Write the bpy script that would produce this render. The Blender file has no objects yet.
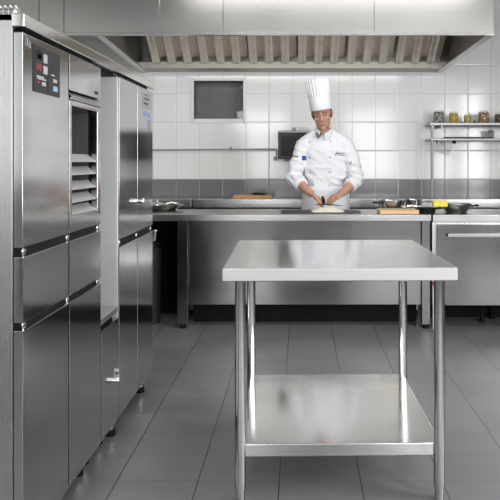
import bpy, bmesh, math, random
from mathutils import Vector, Matrix, Euler, noise
from mathutils.bvhtree import BVHTree

random.seed(7)
S = bpy.context.scene
COL = S.collection
PI = math.pi

# ------------------------------------------------------------------ materials
def new_mat(name):
    m = bpy.data.materials.new(name); m.use_nodes = True
    nt = m.node_tree; b = nt.nodes['Principled BSDF']
    return m, nt, b

def node(nt, typ, **kw):
    n = nt.nodes.new(typ)
    for k, v in kw.items():
        if k == 'inp':
            for kk, vv in v.items(): n.inputs[kk].default_value = vv
        else: setattr(n, k, v)
    return n

def math_n(nt, op, a, b=None, c=None):
    n = nt.nodes.new('ShaderNodeMath'); n.operation = op
    for i, v in enumerate((a, b, c)):
        if v is None: continue
        if isinstance(v, (int, float)): n.inputs[i].default_value = v
        else: nt.links.new(v, n.inputs[i])
    return n.outputs[0]

def plain(name, col, rough=0.5, metal=0.0, var=0.06, scale=12.0, bump=0.0, spec=0.5):
    m, nt, b = new_mat(name)
    tc = node(nt, 'ShaderNodeTexCoord')
    nz = node(nt, 'ShaderNodeTexNoise', inp={'Scale': scale, 'Detail': 4.0})
    nt.links.new(tc.outputs['Object'], nz.inputs['Vector'])
    mr = node(nt, 'ShaderNodeMapRange', inp={'From Min': .3, 'From Max': .7, 'To Min': 1 - var, 'To Max': 1 + var})
    nt.links.new(nz.outputs['Fac'], mr.inputs['Value'])
    mx = node(nt, 'ShaderNodeVectorMath', operation='SCALE'); mx.inputs[0].default_value = col[:3]
    nt.links.new(mr.outputs['Result'], mx.inputs['Scale'])
    nt.links.new(mx.outputs[0], b.inputs['Base Color'])
    b.inputs['Roughness'].default_value = rough; b.inputs['Metallic'].default_value = metal
    b.inputs['Specular IOR Level'].default_value = spec
    if bump:
        bp = node(nt, 'ShaderNodeBump', inp={'Strength': bump, 'Distance': .01})
        nt.links.new(nz.outputs['Fac'], bp.inputs['Height']); nt.links.new(bp.outputs['Normal'], b.inputs['Normal'])
    return m

def steel(name, col=(.60, .60, .59), rough=.28, streak='Z', amount=.08, bump=.02, wob=.0):
    """brushed stainless: noise stretched along one axis drives roughness, tint and a faint bump"""
    m, nt, b = new_mat(name)
    tc = node(nt, 'ShaderNodeTexCoord')
    mp = node(nt, 'ShaderNodeMapping')
    sc = {'X': (1.2, 160, 160), 'Y': (160, 1.2, 160), 'Z': (160, 160, 1.2)}[streak]
    mp.inputs['Scale'].default_value = sc
    nt.links.new(tc.outputs['Object'], mp.inputs['Vector'])
    nz = node(nt, 'ShaderNodeTexNoise', inp={'Scale': 1.0, 'Detail': 3.0})
    nt.links.new(mp.outputs[0], nz.inputs['Vector'])
    cl = node(nt, 'ShaderNodeTexNoise', inp={'Scale': 2.5, 'Detail': 3.0})
    nt.links.new(tc.outputs['Object'], cl.inputs['Vector'])
    r1 = math_n(nt, 'MULTIPLY_ADD', nz.outputs['Fac'], amount, rough - amount * .5)
    r2 = math_n(nt, 'MULTIPLY_ADD', cl.outputs['Fac'], .10, -.05)
    nt.links.new(math_n(nt, 'ADD', r1, r2), b.inputs['Roughness'])
    t1 = math_n(nt, 'MULTIPLY_ADD', nz.outputs['Fac'], .16, .92)
    vs = node(nt, 'ShaderNodeVectorMath', operation='SCALE'); vs.inputs[0].default_value = col
    nt.links.new(t1, vs.inputs['Scale']); nt.links.new(vs.outputs[0], b.inputs['Base Color'])
    b.inputs['Metallic'].default_value = 1.0
    bp = node(nt, 'ShaderNodeBump', inp={'Strength': bump, 'Distance': .002})
    nt.links.new(nz.outputs['Fac'], bp.inputs['Height'])
    if wob:
        b2 = node(nt, 'ShaderNodeBump', inp={'Strength': wob, 'Distance': .02})
        nt.links.new(cl.outputs['Fac'], b2.inputs['Height']); nt.links.new(b2.outputs['Normal'], bp.inputs['Normal'])
    nt.links.new(bp.outputs['Normal'], b.inputs['Normal'])
    return m

TW, TH, TZ0 = .2455, .3015, 1.118
def wall_tile_mat(name, axis='X'):
    """square glazed wall tiles, white above a grey band, one cut column where the two settings-out meet"""
    m, nt, b = new_mat(name)
    g = node(nt, 'ShaderNodeNewGeometry'); sp = node(nt, 'ShaderNodeSeparateXYZ')
    nt.links.new(g.outputs['Position'], sp.inputs[0])
    x = sp.outputs[axis]; z = sp.outputs['Z']
    right = math_n(nt, 'GREATER_THAN', x, .4085)
    xo = math_n(nt, 'ADD', x, math_n(nt, 'MULTIPLY_ADD', right, -.55 + .4085 - TW * 0 , .328 - .0))
    # left columns start at -.328, right ones at .55
    xo = math_n(nt, 'ADD', x, math_n(nt, 'MULTIPLY_ADD', right, -.55 - .328, .328))
    u = math_n(nt, 'DIVIDE', xo, TW); v = math_n(nt, 'DIVIDE', math_n(nt, 'SUBTRACT', z, TZ0), TH)
    fu = math_n(nt, 'FRACT', u); fv = math_n(nt, 'FRACT', v)
    du = math_n(nt, 'MULTIPLY', math_n(nt, 'MINIMUM', fu, math_n(nt, 'SUBTRACT', 1.0, fu)), TW)
    dv = math_n(nt, 'MULTIPLY', math_n(nt, 'MINIMUM', fv, math_n(nt, 'SUBTRACT', 1.0, fv)), TH)
    cut = math_n(nt, 'ABSOLUTE', math_n(nt, 'SUBTRACT', x, .4085))
    d = math_n(nt, 'MINIMUM', math_n(nt, 'MINIMUM', du, dv), cut)
    tile = node(nt, 'ShaderNodeMapRange', interpolation_type='SMOOTHSTEP', inp={'From Min': .0016, 'From Max': .0032})
    nt.links.new(d, tile.inputs['Value'])
    pil = node(nt, 'ShaderNodeMapRange', interpolation_type='SMOOTHSTEP', inp={'From Min': .001, 'From Max': .010})
    nt.links.new(d, pil.inputs['Value'])
    cv = node(nt, 'ShaderNodeCombineXYZ')
    nt.links.new(math_n(nt, 'ADD', math_n(nt, 'FLOOR', u), math_n(nt, 'MULTIPLY', right, 50.0)), cv.inputs[0])
    nt.links.new(math_n(nt, 'FLOOR', v), cv.inputs[1])
    wn = node(nt, 'ShaderNodeTexWhiteNoise', noise_dimensions='3D'); nt.links.new(cv.outputs[0], wn.inputs['Vector'])
    ws = node(nt, 'ShaderNodeSeparateXYZ'); nt.links.new(wn.outputs['Color'], ws.inputs[0])
    grey = math_n(nt, 'LESS_THAN', z, TZ0)
    c1 = node(nt, 'ShaderNodeMix', data_type='RGBA')
    c1.inputs['A'].default_value = (.88, .88, .87, 1); c1.inputs['B'].default_value = (.20, .20, .205, 1)
    nt.links.new(grey, c1.inputs['Factor'])
    vs = node(nt, 'ShaderNodeVectorMath', operation='SCALE'); nt.links.new(c1.outputs['Result'], vs.inputs[0])
    nt.links.new(math_n(nt, 'MULTIPLY_ADD', ws.outputs[0], .06, .96), vs.inputs['Scale'])
    c2 = node(nt, 'ShaderNodeMix', data_type='RGBA')
    gc = node(nt, 'ShaderNodeMix', data_type='RGBA')
    gc.inputs['A'].default_value = (.62, .62, .60, 1); gc.inputs['B'].default_value = (.38, .38, .38, 1)
    nt.links.new(grey, gc.inputs['Factor'])
    nt.links.new(gc.outputs['Result'], c2.inputs['A']); nt.links.new(vs.outputs[0], c2.inputs['B'])
    nt.links.new(tile.outputs['Result'], c2.inputs['Factor'])
    nt.links.new(c2.outputs['Result'], b.inputs['Base Color'])
    nt.links.new(math_n(nt, 'MULTIPLY_ADD', tile.outputs['Result'], -.5, .62), b.inputs['Roughness'])
    tilt = math_n(nt, 'ADD', math_n(nt, 'MULTIPLY', fu, math_n(nt, 'SUBTRACT', ws.outputs[1], .5)),
                  math_n(nt, 'MULTIPLY', fv, math_n(nt, 'SUBTRACT', ws.outputs[2], .5)))
    h = math_n(nt, 'ADD', math_n(nt, 'MULTIPLY', tilt, 1.6), pil.outputs['Result'])
    bp = node(nt, 'ShaderNodeBump', inp={'Strength': .6, 'Distance': .0016}); nt.links.new(h, bp.inputs['Height'])
    nt.links.new(bp.outputs['Normal'], b.inputs['Normal'])
    return m

def floor_mat():
    m, nt, b = new_mat('floor_tile')
    g = node(nt, 'ShaderNodeNewGeometry'); sp = node(nt, 'ShaderNodeSeparateXYZ'); nt.links.new(g.outputs['Position'], sp.inputs[0])
    W, L = .3325, .25
    u = math_n(nt, 'DIVIDE', math_n(nt, 'ADD', sp.outputs['X'], .75), W)
    v = math_n(nt, 'DIVIDE', math_n(nt, 'SUBTRACT', sp.outputs['Y'], 2.83), L)
    fu = math_n(nt, 'FRACT', u); fv = math_n(nt, 'FRACT', v)
    du = math_n(nt, 'MULTIPLY', math_n(nt, 'MINIMUM', fu, math_n(nt, 'SUBTRACT', 1.0, fu)), W)
    dv = math_n(nt, 'MULTIPLY', math_n(nt, 'MINIMUM', fv, math_n(nt, 'SUBTRACT', 1.0, fv)), L)
    def mask(d, a, c):
        r = node(nt, 'ShaderNodeMapRange', interpolation_type='SMOOTHSTEP', inp={'From Min': a, 'From Max': c, 'To Min': 1.0, 'To Max': 0.0})
        nt.links.new(d, r.inputs['Value']); return r.outputs['Result']
    # some cross joints are nearly closed: strength varies per tile
    cv = node(nt, 'ShaderNodeCombineXYZ'); nt.links.new(math_n(nt, 'FLOOR', u), cv.inputs[0]); nt.links.new(math_n(nt, 'FLOOR', v), cv.inputs[1])
    wn = node(nt, 'ShaderNodeTexWhiteNoise', noise_dimensions='3D'); nt.links.new(cv.outputs[0], wn.inputs['Vector'])
    ju = mask(du, .0012, .0032); jv = math_n(nt, 'MULTIPLY', mask(dv, .001, .0035), .45)
    j = math_n(nt, 'MAXIMUM', ju, jv)
    nz = node(nt, 'ShaderNodeTexNoise', inp={'Scale': 5.0, 'Detail': 5.0}); nt.links.new(g.outputs['Position'], nz.inputs['Vector'])
    t = math_n(nt, 'ADD', math_n(nt, 'MULTIPLY_ADD', wn.outputs['Value'], .16, .84), math_n(nt, 'MULTIPLY_ADD', nz.outputs['Fac'], .3, -.15))
    vs = node(nt, 'ShaderNodeVectorMath', operation='SCALE'); vs.inputs[0].default_value = (.175, .175, .176); nt.links.new(t, vs.inputs['Scale'])
    mx = node(nt, 'ShaderNodeMix', data_type='RGBA'); nt.links.new(j, mx.inputs['Factor']); nt.links.new(vs.outputs[0], mx.inputs['A'])
    mx.inputs['B'].default_value = (.022, .022, .022, 1)
    nt.links.new(mx.outputs['Result'], b.inputs['Base Color'])
    nt.links.new(math_n(nt, 'MULTIPLY_ADD', nz.outputs['Fac'], .2, .26), b.inputs['Roughness'])
    b.inputs['Specular IOR Level'].default_value = .45
    bp = node(nt, 'ShaderNodeBump', inp={'Strength': .35, 'Distance': .002}); nt.links.new(math_n(nt, 'SUBTRACT', math_n(nt, 'MULTIPLY', nz.outputs['Fac'], .25), j), bp.inputs['Height'])
    nt.links.new(bp.outputs['Normal'], b.inputs['Normal'])
    return m

def glass_mat(name, tint=(.9, .92, .92), mix=.16, rough=.05):
    m, nt, b = new_mat(name)
    out = nt.nodes['Material Output']; nt.nodes.remove(b)
    tr = node(nt, 'ShaderNodeBsdfTransparent'); tr.inputs['Color'].default_value = (*tint, 1)
    gl = node(nt, 'ShaderNodeBsdfGlossy', inp={'Roughness': rough})
    lw = node(nt, 'ShaderNodeLayerWeight', inp={'Blend': .3})
    f = math_n(nt, 'MULTIPLY_ADD', lw.outputs['Facing'], .5, mix * .5)
    mx = node(nt, 'ShaderNodeMixShader'); nt.links.new(f, mx.inputs[0]); nt.links.new(tr.outputs[0], mx.inputs[1]); nt.links.new(gl.outputs[0], mx.inputs[2])
    nt.links.new(mx.outputs[0], out.inputs['Surface'])
    return m

def grain_mat(name, c1, c2, scale=70, rough=.6):
    m, nt, b = new_mat(name)
    tc = node(nt, 'ShaderNodeTexCoord'); vo = node(nt, 'ShaderNodeTexVoronoi', inp={'Scale': scale}); nt.links.new(tc.outputs['Object'], vo.inputs['Vector'])
    mx = node(nt, 'ShaderNodeMix', data_type='RGBA'); mx.inputs['A'].default_value = (*c1, 1); mx.inputs['B'].default_value = (*c2, 1)
    sx = node(nt, 'ShaderNodeSeparateXYZ'); nt.links.new(vo.outputs['Color'], sx.inputs[0]); nt.links.new(sx.outputs[0], mx.inputs['Factor'])
    nt.links.new(mx.outputs['Result'], b.inputs['Base Color']); b.inputs['Roughness'].default_value = rough
    bp = node(nt, 'ShaderNodeBump', inp={'Strength': .8, 'Distance': .01}); bp.invert = True; nt.links.new(vo.outputs['Distance'], bp.inputs['Height']); nt.links.new(bp.outputs['Normal'], b.inputs['Normal'])
    return m

def wood_mat(name, c1, c2):
    m, nt, b = new_mat(name)
    tc = node(nt, 'ShaderNodeTexCoord'); mp = node(nt, 'ShaderNodeMapping'); mp.inputs['Scale'].default_value = (3, 60, 60); nt.links.new(tc.outputs['Object'], mp.inputs[0])
    nz = node(nt, 'ShaderNodeTexNoise', inp={'Scale': 1.5, 'Detail': 5.0}); nt.links.new(mp.outputs[0], nz.inputs['Vector'])
    mx = node(nt, 'ShaderNodeMix', data_type='RGBA'); mx.inputs['A'].default_value = (*c1, 1); mx.inputs['B'].default_value = (*c2, 1)
    nt.links.new(nz.outputs['Fac'], mx.inputs['Factor']); nt.links.new(mx.outputs['Result'], b.inputs['Base Color']); b.inputs['Roughness'].default_value = .55
    return m

M = {}
M['steel_v'] = steel('brushed_steel_upright', col=(.50, .50, .49), streak='Z')
M['steel_door'] = steel('brushed_steel_door', col=(.52, .52, .52), rough=.12, streak='Z', amount=.02, bump=0.0)
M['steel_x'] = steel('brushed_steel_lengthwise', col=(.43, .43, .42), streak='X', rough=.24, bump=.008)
M['steel_y'] = steel('brushed_steel_depthwise', col=(.68, .68, .67), streak='Y', rough=.13, amount=.05, bump=.006)
M['steel_hood'] = steel('hood_steel', col=(.36, .355, .345), rough=.24, streak='X', wob=.03, bump=.006)
M['steel_filter'] = plain('filter_steel', (.78, .72, .64), .42, .55, .08)
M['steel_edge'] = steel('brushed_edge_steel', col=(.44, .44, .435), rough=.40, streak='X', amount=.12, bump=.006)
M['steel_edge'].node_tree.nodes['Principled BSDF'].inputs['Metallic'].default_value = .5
M['gutter'] = plain('gutter_metal', (.42, .39, .35), .5, .3, .04)
M['rack'] = plain('rack_steel', (.36, .36, .36), .42, .85, .04)
M['tray_metal'] = plain('tray_metal', (.40, .40, .40), .4, .5, .05)
M['side_metal'] = steel('scuffed_side_steel', col=(.58, .58, .58), rough=.42, streak='X', amount=.2, bump=.05)
M['side_metal'].node_tree.nodes['Principled BSDF'].inputs['Metallic'].default_value = .35
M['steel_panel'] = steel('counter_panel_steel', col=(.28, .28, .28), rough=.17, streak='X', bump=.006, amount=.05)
M['steel_scratched'] = steel('scratched_steel', col=(.66, .66, .66), rough=.34, streak='X', amount=.2, bump=.12, wob=.25)
M['chrome'] = plain('chrome', (.75, .75, .75), .12, 1.0, .02)
M['tube'] = plain('polished_tube_steel', (.50, .50, .49), .09, 1.0, .03)
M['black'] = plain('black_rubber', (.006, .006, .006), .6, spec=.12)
M['black_gloss'] = plain('black_gloss_plastic', (.010, .010, .011), .25, spec=.2)
M['screen_dark'] = plain('dark_grey_panel', (.026, .026, .028), .45, 0, .06, 12, 0, .2)
M['dark_interior'] = plain('dark_interior', (.05, .05, .05), .4)
M['lining'] = plain('grey_lining', (.07, .07, .07), .35)
M['bin'] = plain('dark_grey_plastic', (.025, .025, .027), .4)
M['white_paint'] = plain('white_paint', (.85, .85, .84), .4, 0, .02)
M['ceil'] = plain('ceiling_paint', (.42, .42, .41), .8, 0, .02)
M['grey_niche'] = plain('grey_pane_back', (.30, .30, .30), .5, 0, .12, 9)
M['grey_pipe'] = plain('grey_pipe', (.28, .28, .28), .4, .3)
M['tile_x'] = wall_tile_mat('wall_tiles_back', 'X'); M['tile_y'] = wall_tile_mat('wall_tiles_side', 'Y')
M['floor'] = floor_mat(); M['wall_grey'] = plain('grey_wall_paint', (.16, .16, .16), .7)
M['glass'] = glass_mat('clear_glass', mix=.05); M['pane'] = glass_mat('window_pane_glass', (.92, .92, .92), .03, .02)
M['wood'] = wood_mat('board_wood', (.62, .40, .20), (.74, .52, .30)); M['wood_d'] = wood_mat('board_wood_orange', (.52, .27, .10), (.62, .36, .15))
M['cloth'] = plain('white_cotton', (.71, .71, .74), .85, 0, .02, 6, .06, .2)
M['hat'] = plain('white_paper', (.70, .70, .715), .8, 0, .015, 6, 0, .2)
M['skin'] = plain('skin', (.46, .25, .175), .5, 0, .12, 22, .05, .35)
M['lip'] = plain('lip', (.36, .15, .12), .5)
M['hair'] = plain('short_grey_hair', (.13, .10, .085), .8, 0, .3, 90, .4)
M['brow'] = plain('brow_hair', (.12, .075, .05), .8)
M['eye_w'] = plain('eye_white', (.6, .57, .54), .3); M['iris'] = plain('iris', (.03, .025, .02), .2)
M['trouser'] = plain('dark_trouser_cloth', (.03, .03, .035), .9)
M['scarf'] = plain('grey_neck_cloth', (.12, .12, .125), .9)
M['blue'] = plain('blue_badge', (.012, .06, .28), .6); M['yellow_thread'] = plain('yellow_thread', (.6, .5, .12), .6)
M['ink'] = plain('dark_thread', (.025, .025, .03), .7); M['button'] = plain('grey_button', (.22, .23, .26), .35)
M['red'] = plain('red_display', (.19, .012, .03), .3); M['pale_key'] = plain('pale_key', (.32, .32, .32), .4); M['blue_key'] = plain('blue_grey_key', (.22, .30, .42), .4)
M['paper'] = plain('grey_sticker', (.25, .25, .25), .5); M['paper_w'] = plain('pale_sticker', (.5, .5, .56), .5); M['ink_blue'] = plain('blue_ink', (.20, .22, .42), .6)
M['sponge'] = plain('yellow_sponge', (.78, .64, .10), .9, 0, .2, 60, .6)
M['dough'] = plain('pale_dough', (.82, .78, .62), .6, 0, .05, 25, .3)
M['slate'] = plain('black_board', (.022, .022, .024), .45)
M['iron'] = plain('dark_pan_iron', (.24, .24, .24), .28, .95, .3)
M['pan_steel'] = plain('pan_steel', (.50, .50, .49), .2, 1.0, .08)
M['hose'] = plain('corrugated_hose', (.42, .42, .41), .3, .8)
M['plastic_clear'] = glass_mat('thin_clear_plastic', (.84, .84, .85), .02, .5)
M['wax_red'] = plain('red_plastic', (.5, .05, .05), .5)

# ------------------------------------------------------------------ mesh helpers
WL = {}; SHEET = [0]
def bmx(): return bmesh.new()

def box(bm, x0, x1, y0, y1, z0, z1, bev=0.0, seg=2):
    t = bmesh.new()
    bmesh.ops.create_cube(t, size=1.0)
    for v in t.verts:
        v.co = Vector(((x0 + x1) / 2 + v.co.x * (x1 - x0), (y0 + y1) / 2 + v.co.y * (y1 - y0), (z0 + z1) / 2 + v.co.z * (z1 - z0)))
    if bev > 0:
        bev = min(bev, .49 * min(abs(x1 - x0), abs(y1 - y0), abs(z1 - z0)))
        bmesh.ops.bevel(t, geom=list(t.edges), offset=bev, segments=seg, profile=.5, affect='EDGES')
    merge(bm, t); return bm

def merge(bm, t):
    me = bpy.data.meshes.new('tmp'); t.to_mesh(me); t.free(); bm.from_mesh(me); bpy.data.meshes.remove(me)

def frame_for(d):
    d = d.normalized(); up = Vector((0, 0, 1)) if abs(d.z) < .95 else Vector((1, 0, 0))
    a = d.cross(up).normalized(); return a, d.cross(a).normalized()

def tube(bm, pts, r, n=16, cap=True):
    pts = [Vector(p) for p in pts]; rs = r if isinstance(r, (list, tuple)) else [r] * len(pts)
    rings = []; a = None
    for i, p in enumerate(pts):
        d = (pts[min(i + 1, len(pts) - 1)] - pts[max(i - 1, 0)])
        if a is None: a, b = frame_for(d)
        else:
            dn = d.normalized(); a = (a - dn * a.dot(dn)).normalized(); b = dn.cross(a)
        rings.append([bm.verts.new(p + (a * math.cos(2 * PI * k / n) + b * math.sin(2 * PI * k / n)) * rs[i]) for k in range(n)])
    skin(bm, rings, cap)

def skin(bm, rings, cap=True, closed=True):
    n = len(rings[0])
    for i in range(len(rings) - 1):
        for k in range(n if closed else n - 1):
            bm.faces.new((rings[i][k], rings[i][(k + 1) % n], rings[i + 1][(k + 1) % n], rings[i + 1][k]))
    if cap:
        bm.faces.new(list(reversed(rings[0]))); bm.faces.new(rings[-1])

def lathe(bm, prof, c, n=40, cap0=True, cap1=True, rot=None):
    """profile of (radius, height) turned about the upright axis through c"""
    c = Vector(c); rings = []
    for r, h in prof:
        ring = []
        for k in range(n):
            p = Vector((r * math.cos(2 * PI * k / n), r * math.sin(2 * PI * k / n), h))
            if rot is not None: p = rot @ p
            ring.append(bm.verts.new(c + p))
        rings.append(ring)
    for i in range(len(rings) - 1):
        for k in range(n):
            bm.faces.new((rings[i][k], rings[i][(k + 1) % n], rings[i + 1][(k + 1) % n], rings[i + 1][k]))
    if cap0: bm.faces.new(list(reversed(rings[0])))
    if cap1: bm.faces.new(rings[-1])

def ellipsoid(bm, c, r, rot=None, n=20, m=14):
    t = bmesh.new(); bmesh.ops.create_uvsphere(t, u_segments=n, v_segments=m, radius=1.0)
    for v in t.verts:
        p = Vector((v.co.x * r[0], v.co.y * r[1], v.co.z * r[2]))
        v.co = (rot @ p if rot is not None else p) + Vector(c)
    merge(bm, t)

def capsule(bm, p0, p1, r0, r1, n=14):
    p0 = Vector(p0); p1 = Vector(p1)
    tube(bm, [p0, p1], [r0, r1], n); ellipsoid(bm, p0, (r0,) * 3, None, n, 10); ellipsoid(bm, p1, (r1,) * 3, None, n, 10)

def prism(bm, poly, axis, a0, a1):
    """poly of 2D points swept along an axis; axis X -> (y,z), Y -> (x,z), Z -> (x,y)"""
    def mk(p, a): return {'X': (a, p[0], p[1]), 'Y': (p[0], a, p[1]), 'Z': (p[0], p[1], a)}[axis]
    r0 = [bm.verts.new(mk(p, a0)) for p in poly]; r1 = [bm.verts.new(mk(p, a1)) for p in poly]
    skin(bm, [r0, r1])

def world_loc(o):
    return WL.get(o, Vector((0, 0, 0)))

def obj(name, bm, mat, parent=None, smooth=True, origin=None, angle=35):
    bmesh.ops.recalc_face_normals(bm, faces=bm.faces)
    if origin is None:
        if parent is not None: org = world_loc(parent)
        else:
            xs = [v.co for v in bm.verts]
            org = Vector(((min(v.x for v in xs) + max(v.x for v in xs)) / 2, (min(v.y for v in xs) + max(v.y for v in xs)) / 2, min(v.z for v in xs)))
    else: org = Vector(origin)
    if parent is not None: org = world_loc(parent)
    for v in bm.verts: v.co -= org
    me = bpy.data.meshes.new(name); bm.to_mesh(me); bm.free()
    me.materials.append(M[mat] if isinstance(mat, str) else mat)
    o = bpy.data.objects.new(name, me); COL.objects.link(o)
    if parent is None: o.location = org; WL[o] = org
    else: o.parent = parent; WL[o] = org
    if SHEET[0]:      # an open sheet gets its real thickness
        sd = o.modifiers.new('thickness', 'SOLIDIFY'); sd.thickness = SHEET[0]; sd.offset = 0; SHEET[0] = 0
    if smooth:
        me.polygons.foreach_set('use_smooth', [True] * len(me.polygons))
        try: me.set_sharp_from_angle(angle=math.radians(angle))
        except Exception: pass
        if angle == 35 and max(len(p.vertices) for p in me.polygons) <= 8:
            wn = o.modifiers.new('weighted_normals', 'WEIGHTED_NORMAL'); wn.keep_sharp = True; wn.weight = 100
    return o

def thing(name, label, cat, loc, group=None):
    o = bpy.data.objects.new(name, None); COL.objects.link(o); o.empty_display_size = .05
    o.location = loc; WL[o] = Vector(loc); o['label'] = label; o['category'] = cat
    if group: o['group'] = group
    return o
def tag(o, label, cat, group=None):
    o['label'] = label; o['category'] = cat
    if group: o['group'] = group
    return o
def struct(o): o['kind'] = 'structure'; return o
def B(*a, bev=0.0, seg=2): bm = bmx(); box(bm, *a, bev=bev, seg=seg); return bm
def dup(root, loc, label, group=None):
    r = root.copy(); COL.objects.link(r); r.location = loc; r['label'] = label
    if group: r['group'] = group
    for ch in list(root.children):
        c = ch.copy(); COL.objects.link(c); c.parent = r
        for g in list(ch.children):
            d = g.copy(); COL.objects.link(d); d.parent = c
    return r

F = 690.0; CZ = 1.31
def PX(px, y): return (px - 300) * y / F
def PZ(py, y): return CZ - (py - 161) * y / F

# ------------------------------------------------------------------ the room
YW = 7.3
struct(obj('floor', B(-2.6, 3.2, -2.5, YW + .1, -.1, 0), 'floor'))
struct(obj('ceiling', B(-2.6, 3.2, -2.5, YW + .1, 3.05, 3.15), 'ceil'))
hx0, hx1, hz0, hz1 = PX(192.6, YW), PX(244.4, YW), PZ(120.3, YW), PZ(79.7, YW)
bm = bmx()
for a in ((-2.6, hx0, 0, 3.05), (hx1, 3.2, 0, 3.05), (hx0, hx1, 0, hz0), (hx0, hx1, hz1, 3.05)):
    box(bm, a[0], a[1], YW, YW + .1, a[2], a[3])
struct(obj('wall_back', bm, 'tile_x', smooth=False))
struct(obj('wall_left', B(-2.7, -2.6, -2.5, YW + .1, 0, 3.05), 'tile_y', smooth=False))
struct(obj('wall_right', B(3.2, 3.3, -2.5, YW + .1, 0, 3.05), 'tile_y', smooth=False))
bm = bmx()
for a in ((-2.6, -1.57, 0, 3.05), (2.37, 3.2, 0, 3.05), (-.33, 1.13, 0, 3.05), (-1.57, -.33, 0, .83), (1.13, 2.37, 0, .83), (-1.57, -.33, 2.57, 3.05), (1.13, 2.37, 2.57, 3.05)): box(bm, a[0], a[1], -2.6, -2.5, a[2], a[3])  # openings cut for the added fill panels
struct(obj('wall_front', bm, 'wall_grey', smooth=False))
# window in the back wall: a deep grey reveal behind a pane, slim white frame
bm = bmx(); D = .24
box(bm, hx0, hx0 + .008, YW + .01, YW + D, hz0, hz1); box(bm, hx1 - .008, hx1, YW + .01, YW + D, hz0, hz1)
box(bm, hx0, hx1, YW + .01, YW + D, hz0, hz0 + .008); box(bm, hx0, hx1, YW + .01, YW + D, hz1 - .008, hz1)
box(bm, hx0, hx1, YW + D, YW + D + .02, hz0, hz1)
win = struct(obj('window_1', bm, 'grey_niche', smooth=False))
bm = bmx(); fw = .017
box(bm, hx0 - fw, hx0 + .012, YW - .014, YW + .02, hz0 - fw - .012, hz1 + fw, bev=.003); box(bm, hx1 - .012, hx1 + fw, YW - .014, YW + .02, hz0 - fw - .012, hz1 + fw, bev=.003)
box(bm, hx0, hx1, YW - .014, YW + .02, hz1 - .012, hz1 + fw, bev=.003); box(bm, hx0, hx1, YW - .014, YW + .02, hz0 - fw - .012, hz0 + .016, bev=.003)
obj('window_frame', bm, 'white_paint', win)
obj('pane', B(hx0 + .01, hx1 - .01, YW + .004, YW + .008, hz0 + .01, hz1 - .01), 'pane', win, smooth=False)

# ------------------------------------------------------------------ cabinets on the left
XF, XB, XBACK = -.85, -.882, -1.56
ZB, ZT = .107, 1.706
def cabinet_foot(parent, y, x=-.907):
    bm = bmx(); lathe(bm, [(.018, .03), (.018, .115)], (x, y, 0), 20); f = obj('leg', bm, 'tube', parent)
    bm = bmx(); lathe(bm, [(.024, 0), (.024, .022), (.019, .032)], (x, y, 0), 20); obj('rubber_foot', bm, 'black', f)
def door_slab(name, parent, y0, y1, z0, z1, mat='steel_door'):
    return obj(name, B(XB + .003, XF, y0, y1, z0, z1, bev=.0022, seg=2), mat, parent)
def gap_shade(parent, y0, y1, z0, z1):  # black strip stands in for the shade between door edges
    obj('gap_shade', B(XB, XF - .007, y0, y1, z0, z1), 'black', parent, smooth=False)
def hinge(parent, y, z):
    bm = bmx(); box(bm, -.884, XF - .003, y - .012, y + .012, z - .009, z + .009, bev=.002)
    tube(bm, [(XF - .012, y, z - .013), (XF - .012, y, z + .013)], .007, 12)
    obj('hinge', bm, 'chrome', parent)

# refrigerator: two columns
y0, y1, ym = 2.117, 2.949, 2.539
oy0, oy1, oz0, oz1 = 2.574, 2.902, 1.104, 1.516
fr = thing('refrigerator_cabinet', 'tall steel refrigerator at left with control panel, drawers and open tray compartment', 'refrigerator', (-1.2, 2.53, 0))
bm = bmx()
box(bm, XBACK, XB, y0, y0 + .02, ZB, 1.762, bev=.002); box(bm, XBACK, XB, y1 - .02, y1, ZB, 1.762, bev=.002)
box(bm, XBACK, XBACK + .02, y0, y1, ZB, 1.762); box(bm, XBACK, XB, y0, y1, 1.742, 1.762); box(bm, XBACK, XB, y0, y1, ZB, ZB + .02)
obj('body', bm, 'steel_v', fr)
bm = bmx()
for a in ((y0 + .006, ym + .02, ZB + .01, ZT + .01), (ym + .02, y1 - .006, ZB + .01, oz0 - .01), (ym + .02, y1 - .006, oz1 + .01, ZT + .01), (ym + .02, oy0 - .004, oz0 - .01, oz1 + .01), (oy1 + .004, y1 - .006, oz0 - .01, oz1 + .01)):
    box(bm, XB - .02, XB + .002, a[0], a[1], a[2], a[3])
obj('gap_shade_back', bm, 'black', fr)  # black plates put the shade of the door gaps into colour
bm = bmx()    # the compartment lining
box(bm, -1.36, XB - .01, oy0 - .012, oy0 - .002, oz0 - .01, oz1 + .01); box(bm, -1.36, XB - .01, oy1 + .002, oy1 + .012, oz0 - .01, oz1 + .01)
box(bm, -1.38, -1.36, oy0 - .012, oy1 + .012, oz0 - .01, oz1 + .01)
box(bm, -1.36, XB - .01, oy0, oy1, oz0 - .012, oz0); box(bm, -1.36, XB - .01, oy0, oy1, oz1, oz1 + .012)
obj('compartment_lining', bm, 'lining', fr)
d = door_slab('door', fr, y0, ym - .006, 1.043, ZT)
# control panel on the upper left door
py0, py1, pz0, pz1 = 2.198, 2.432, 1.533, 1.684
cp = obj('control_panel', B(XF - .002, XF + .004, py0, py1, pz0, pz1, bev=.0015), 'screen_dark', d)
def chip(y, z, w, h, mat, nm='key', lab=None):
    o = obj(nm, B(XF + .003, XF + .0062, y - w / 2, y + w / 2, z - h / 2, z + h / 2, bev=.001, seg=1), mat, d)
    if lab: o['label'] = lab
W_, H_ = py1 - py0, pz1 - pz0
def pp(u, v): return py0 + u * W_, pz1 - v * H_
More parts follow.
